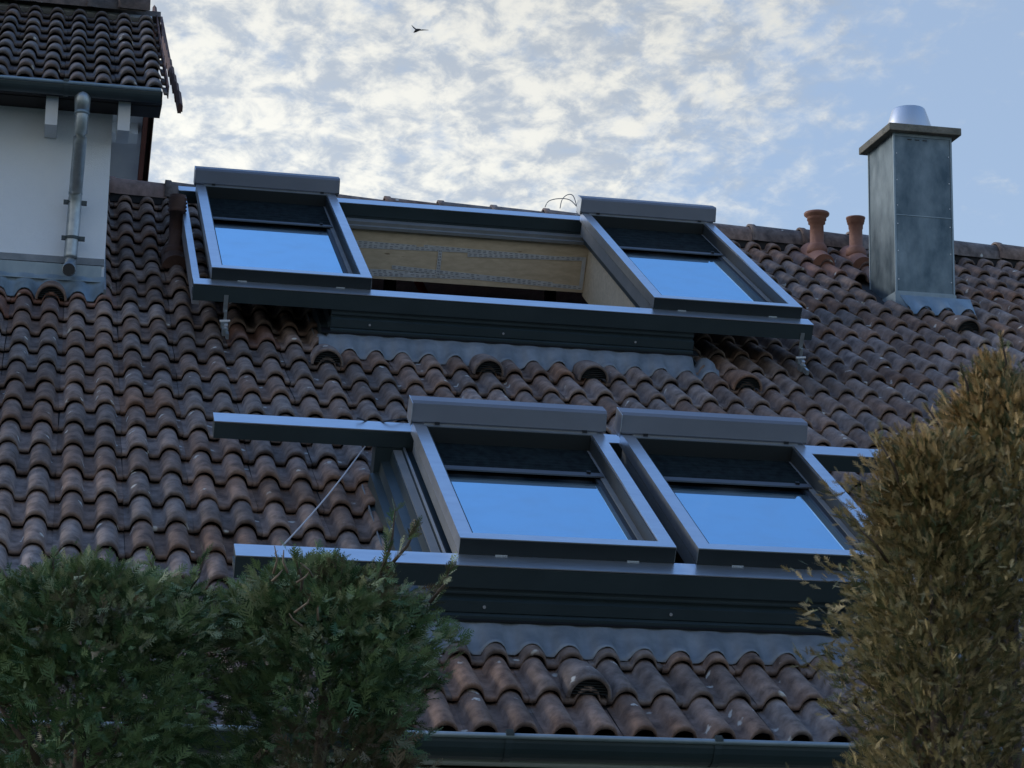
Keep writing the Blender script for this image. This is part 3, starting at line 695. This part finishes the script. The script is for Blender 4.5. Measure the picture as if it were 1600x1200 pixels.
b = MB(); c0 = rw(1.33, LO_T+.115, .262)
pts = [c0+Vector((.22*t, .02*math.sin(9*t), .018*math.sin(3.1*t)+.004)) for t in np.linspace(-.9, .45, 16)]
o = b.tube(pts, .004, 6).build('wire', M_SEAL, None, Matrix()); o['label'] = 'short black wire lying on the rail left of the lower left cassette'; o['category'] = 'wire'

# ------------------------------------------------------------------ bird
bb = MB(); D = 62.
bc = CAM+(camo.matrix_world.to_3x3() @ Vector(((652-800)/3545, (600-47)/3545, -1)))*D
bird = thing('bird', 'small dark bird gliding high in front of the clouds', 'bird', bc)
Mb = Matrix.Translation(bc) @ Matrix.Rotation(R(-14), 4, 'Z')
b = MB(); b.tube([(-.10, 0, -.07), (-.05, 0, -.035), (.0, 0, 0), (.06, .02, .02), (.10, .03, .03)], [.008, .034, .042, .026, .006], 10); b.build('body', M_BIRD, bird, Mb, smooth=True)
for nm, tip, mid in (('wing', Vector((-.17, .05, .17)), Vector((-.10, .02, .09))), ('wing', Vector((.30, .10, .045)), Vector((.16, .03, .035)))):
    b = MB(); r0 = Vector((.0, 0, .01)); q = [r0+Vector((-.03, 0, -.02)), r0+Vector((.045, .05, .0)), mid+Vector((.03, .05, .0)), mid+Vector((-.02, -.02, -.01)), tip]
    b.add(q+[p+Vector((0, .012, -.008)) for p in q], [(0, 1, 2, 3), (3, 2, 4), (8, 7, 6, 5), (8, 9, 7), (0, 5, 6, 1), (1, 6, 7, 2), (2, 7, 9, 4), (4, 9, 8, 3), (3, 8, 5, 0)]); b.build(nm, M_BIRD, bird, Mb)

# ------------------------------------------------------------------ conifers
def frond_template(seed, L_=.085, nb_=9, spread=.034, wd=.0042, ang=42):
    r = random.Random(seed); tris = []
    def blade(p, d, l, w_):
        s = Vector((-d.y, d.x, 0)); a = p; m = p+d*l*.55; e_ = p+d*l; z = Vector((0, 0, r.uniform(-.12, .12)*l))
        tris.append((a+s*w_*.5, e_+z, a-s*w_*.5))
    blade(Vector((0, 0, 0)), Vector((1, 0, 0)), L_, wd)
    for i in range(nb_):
        f = (i+.6)/nb_; p = Vector((L_*f*.92, 0, 0)); l = spread*(1-f)**.6*(.35+.9*min(1, f*3))*r.uniform(.75, 1.15)
        for sd_ in (-1, 1):
            a = R(ang+r.uniform(-9, 9)); d_ = Vector((math.cos(a), sd_*math.sin(a), 0)); blade(p, d_, l, wd)
            if l > .015:
                for g_ in (.45, .72):
                    a2 = a*.35; blade(p+d_*l*g_, Vector((math.cos(a2), sd_*math.sin(a2), 0)), l*.42, wd*.85)
    return np.array([[tuple(v) for v in t] for t in tris])          # (T,3,3)
def rot_mats(dirs, roll):
    x = dirs/np.linalg.norm(dirs, axis=1, keepdims=True); up = np.tile(np.array([0, 0, 1.]), (len(x), 1))
    y = np.cross(up, x); y /= np.linalg.norm(y, axis=1, keepdims=True)+1e-9; z = np.cross(x, y)
    c, s = np.cos(roll)[:, None], np.sin(roll)[:, None]
    y2 = y*c+z*s; z2 = -y*s+z*c
    return np.stack([x, y2, z2], axis=2)
def crown(name, parent, pts, dirs, cols, scl, templates, m):
    """fronds joined into one crown mesh"""
    Vs = []; Cs = []
    ids = rng.integers(0, len(templates), len(pts)); Rm = rot_mats(dirs, rng.uniform(-1.3, 1.3, len(pts)))
    for ti_, T in enumerate(templates):
        k_ = np.where(ids == ti_)[0]
        v = np.einsum('nij,tkj->ntki', Rm[k_], T)*scl[k_, None, None, None]+pts[k_, None, None, :]
        Vs.append(v.reshape(-1, 3)); Cs.append(np.repeat(cols[k_], T.shape[0]*3, axis=0))
    v = np.concatenate(Vs).astype(np.float32); c = np.concatenate(Cs); nt_ = len(v)//3
    me = bpy.data.meshes.new(name); me.vertices.add(len(v)); me.vertices.foreach_set('co', v.ravel())
    me.loops.add(len(v)); me.loops.foreach_set('vertex_index', np.arange(len(v), dtype=np.int32))
    me.polygons.add(nt_); me.polygons.foreach_set('loop_start', np.arange(0, len(v), 3, dtype=np.int32)); me.polygons.foreach_set('loop_total', np.full(nt_, 3, dtype=np.int32))
    me.update(calc_edges=True); me.validate()
    at_ = me.color_attributes.new('tint', 'FLOAT_COLOR', 'POINT'); at_.data.foreach_set('color', np.c_[c, np.ones(len(c))].astype(np.float32).ravel())
    me.materials.append(m); return obj(name, me, parent, Matrix(), kind='stuff')
def vnoise(p, f, seed):
    r = np.random.default_rng(seed); ph = r.uniform(0, 6.28, (6, 3)); k_ = r.normal(0, 1, (6, 3))*f
    return sum(np.sin(p@k_[i]+ph[i, 0]) for i in range(6))/6
T_TH = [frond_template(i, .038, 6, .0185, .0031, 44) for i in range(8)]
T_CY = [frond_template(20+i, .030, 8, .0130, .0019, 46) for i in range(8)]
def tree(label, base, shape, n, templ, col_fn, droop, seed, group=None, top=None, sprigs=(), rise=(.02, .12)):
    """shape(theta, z) gives the crown radius; base is the foot of the trunk"""
    t = thing('thuja_tree', label, 'conifer', base)
    bx, by, bz = base
    tr = MB(); tr.tube([(bx, by, bz), (bx+.03, by, bz+1.5), (bx-.02, by+.02, bz+2.6), (bx+.01, by, top-.25)], [.09, .07, .045, .012], 10); tr.build('trunk', M_BARK, t, Matrix(), smooth=True)
    lb = MB(); rl = random.Random(seed)
    for i in range(46):
        z = bz+.5+(top-bz-.75)*i/46; a = rl.uniform(0, 6.28); rad = shape(np.array([a]), np.array([z]))[0]*rl.uniform(.6, .85)
        lb.tube([(bx, by, z-.1), (bx+math.cos(a)*rad*.5, by+math.sin(a)*rad*.5, z+.02), (bx+math.cos(a)*rad, by+math.sin(a)*rad, z+.14)], [.014, .009, .003], 5)
    for (q0, q1) in sprigs: lb.tube([q0, Vector(q0).lerp(Vector(q1), .5)+Vector((.01, 0, 0)), q1], [.005, .0035, .0015], 5)
    lb.build('branches', M_BARK, t, Matrix(), smooth=True, kind='stuff')
    per = 34; nbr = n//per
    zt = top-(top-bz-.3)*rng.random(nbr)**3.1; th = rng.uniform(0, 2*math.pi, nbr)
    lum = 1+(.16 if top < -2.3 else .42)*vnoise(np.c_[np.cos(th)*.4, np.sin(th)*.4, zt], 9. if top < -2.3 else 13., seed)
    rt = shape(th, zt)*lum*rng.choice([.66, .86, 1., 1.08, 1.15] if top < -2.3 else [.62, .84, 1., 1.14, 1.28], nbr, p=[.27, .27, .26, .13, .07])*rng.uniform(.93, 1.07, nbr)
    tipz = zt+rng.uniform(*rise, nbr)*.5
    if top > -2.3: tipz = tipz+.10*vnoise(np.c_[np.cos(th), np.sin(th), zt*0], 3.5, seed+5)
    T_ = np.c_[bx+np.cos(th)*rt, by+np.sin(th)*rt, tipz]; B_ = np.c_[bx+np.cos(th)*rt*.35, by+np.sin(th)*rt*.35, tipz-rng.uniform(*rise, nbr)]
    f_ = rng.random((nbr, per))**.62; bd = T_-B_; bd /= np.linalg.norm(bd, axis=1, keepdims=True)
    p = B_[:, None]*(1-f_[..., None])+T_[:, None]*f_[..., None]+rng.normal(0, 1, (nbr, per, 3))*(.007+.030*(1-f_[..., None]))
    p = p.reshape(-1, 3); bdir = np.repeat(bd, per, axis=0); bcol = np.repeat(rng.normal(0, 1, nbr), per)
    th = np.repeat(th, per); dep = (f_*np.repeat(rt[:, None]/np.maximum(shape(th[::per], zt)[:, None], .01), per, axis=1)).ravel(); lump = bcol
    ni = n//3; ti_ = rng.uniform(0, 2*math.pi, ni); zi = top-.05-(top-bz-.4)*rng.random(ni)**2.2; ri = shape(ti_, zi)*rng.uniform(.3, .86, ni)
    p = np.r_[p, np.c_[bx+np.cos(ti_)*ri, by+np.sin(ti_)*ri, zi]]; bdir = np.r_[bdir, np.c_[np.cos(ti_), np.sin(ti_), rng.uniform(-.4, .9, ni)]]
    th = np.r_[th, ti_]; dep = np.r_[dep, np.zeros(ni)]; lump = np.r_[lump, rng.normal(0, .6, ni)]; nin = len(p)
    for (q0, q1) in sprigs:
        m_ = 16; f_ = rng.random(m_)**.7; a_ = np.array(q0)*(1-f_[:, None])+np.array(q1)*f_[:, None]
        bdir = np.r_[bdir, np.tile((np.array(q1)-np.array(q0))/np.linalg.norm(np.array(q1)-np.array(q0)), (m_, 1))]
        p = np.r_[p, a_]; th = np.r_[th, rng.uniform(0, 6.28, m_)]; dep = np.r_[dep, np.ones(m_)]; lump = np.r_[lump, np.zeros(m_)]
    dirs = bdir+np.array([0, 0, 1])*rng.uniform(*droop, (len(th), 1))*.6+rng.normal(0, .40, (len(th), 3))
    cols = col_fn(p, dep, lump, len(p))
    sc_ = rng.uniform(.7, 1.25, len(p)); sc_[nin-ni:nin] *= 1.45
    crown('crown', t, p, dirs, cols, sc_, templ, M_LEAF)
    return t
def mixcol(a, b, f): return np.array(a)*(1-f[:, None])+np.array(b)*f[:, None]
def green(p, dep, lump, n):
    f = np.clip(rng.normal(.4, .25, n)+.14*lump+.3*vnoise(p, 5., 3), 0, 1); c = mixcol((.045, .100, .042), (.22, .30, .13), f)
    br_ = (vnoise(p, 7., 9)+rng.normal(0, .12, n)+.06*lump) > .27; c[br_] = mixcol((.17, .125, .08), (.12, .13, .075), rng.random(br_.sum()))
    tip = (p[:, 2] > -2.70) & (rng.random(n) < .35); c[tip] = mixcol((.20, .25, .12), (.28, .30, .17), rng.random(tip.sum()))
    return c
def olive(p, dep, lump, n):
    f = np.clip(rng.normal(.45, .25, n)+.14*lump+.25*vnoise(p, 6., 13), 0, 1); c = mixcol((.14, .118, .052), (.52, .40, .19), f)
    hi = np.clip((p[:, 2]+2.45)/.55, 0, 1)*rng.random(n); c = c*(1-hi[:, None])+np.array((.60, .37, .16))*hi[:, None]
    lo = rng.random(n) < .25; c[lo] = mixcol((.07, .085, .04), (.13, .14, .06), rng.random(lo.sum()))
    return c
def hedge_shape(top, r0, sharp):
    def f(th, z):
        h = np.clip((top-z)/sharp, 0, 1); return r0*np.sqrt(1-(1-h)**2.6)*(1+.09*np.sin(3*th+z*9)+.06*np.sin(7*th+z*17))
    return f
def cone_shape(top, r0, hgt, pw=.75):
    def f(th, z):
        h = np.clip((top-z)/hgt, 0, 1); return (.02+r0*h**pw)*(1+.13*np.sin(4*th+z*13)+.10*np.sin(9*th+z*23))
    return f
tree('clipped dark green thuja with flat ragged top in the lower left corner', (-.16, -7.55, GZ), hedge_shape(-2.55, .33, .10), 20000, T_TH, green, (-.5, .9), 31, top=-2.55,
     sprigs=[((-.25, -7.6, -2.56), (-.24, -7.62, -2.47)), ((.06, -7.6, -2.56), (.11, -7.62, -2.44)), ((.02, -7.6, -2.56), (-.02, -7.62, -2.47)), ((-.12, -7.6, -2.56), (-.08, -7.62, -2.48))])
tw_ = tree('dark green thuja hiding the left end of the lower window unit', (.40, -7.50, GZ), hedge_shape(-2.51, .285, .11), 18500, T_TH, green, (-.5, .9), 47, top=-2.51,
     sprigs=[((.52, -7.62, -2.48), (.545, -7.66, -2.33)), ((.54, -7.62, -2.46), (.60, -7.66, -2.36)), ((.33, -7.65, -2.55), (.31, -7.7, -2.46)), ((.64, -7.62, -2.54), (.68, -7.66, -2.46))])
M_TWIG = mat('pale dead twig', (.13, .09, .06), rough=.9, col2=(.28, .21, .15), scale=40.)
r5 = random.Random(17)
for k_ in range(8):
    x_ = r5.uniform(.24, .36); z_ = r5.uniform(-2.64, -2.50); q0 = Vector((x_, -7.80, z_)); a_ = r5.uniform(-.9, .9); l_ = r5.uniform(.03, .06)
    q1 = q0+Vector((math.sin(a_)*l_, r5.uniform(-.03, .0), math.cos(a_)*l_)); qm = q0.lerp(q1, .5)+Vector((r5.uniform(-.012, .012), 0, 0))
    MB().tube([q0, qm, q1], [.0032, .0026, .0012], 5).build('dead_twig', M_TWIG, tw_, Matrix(), smooth=True)
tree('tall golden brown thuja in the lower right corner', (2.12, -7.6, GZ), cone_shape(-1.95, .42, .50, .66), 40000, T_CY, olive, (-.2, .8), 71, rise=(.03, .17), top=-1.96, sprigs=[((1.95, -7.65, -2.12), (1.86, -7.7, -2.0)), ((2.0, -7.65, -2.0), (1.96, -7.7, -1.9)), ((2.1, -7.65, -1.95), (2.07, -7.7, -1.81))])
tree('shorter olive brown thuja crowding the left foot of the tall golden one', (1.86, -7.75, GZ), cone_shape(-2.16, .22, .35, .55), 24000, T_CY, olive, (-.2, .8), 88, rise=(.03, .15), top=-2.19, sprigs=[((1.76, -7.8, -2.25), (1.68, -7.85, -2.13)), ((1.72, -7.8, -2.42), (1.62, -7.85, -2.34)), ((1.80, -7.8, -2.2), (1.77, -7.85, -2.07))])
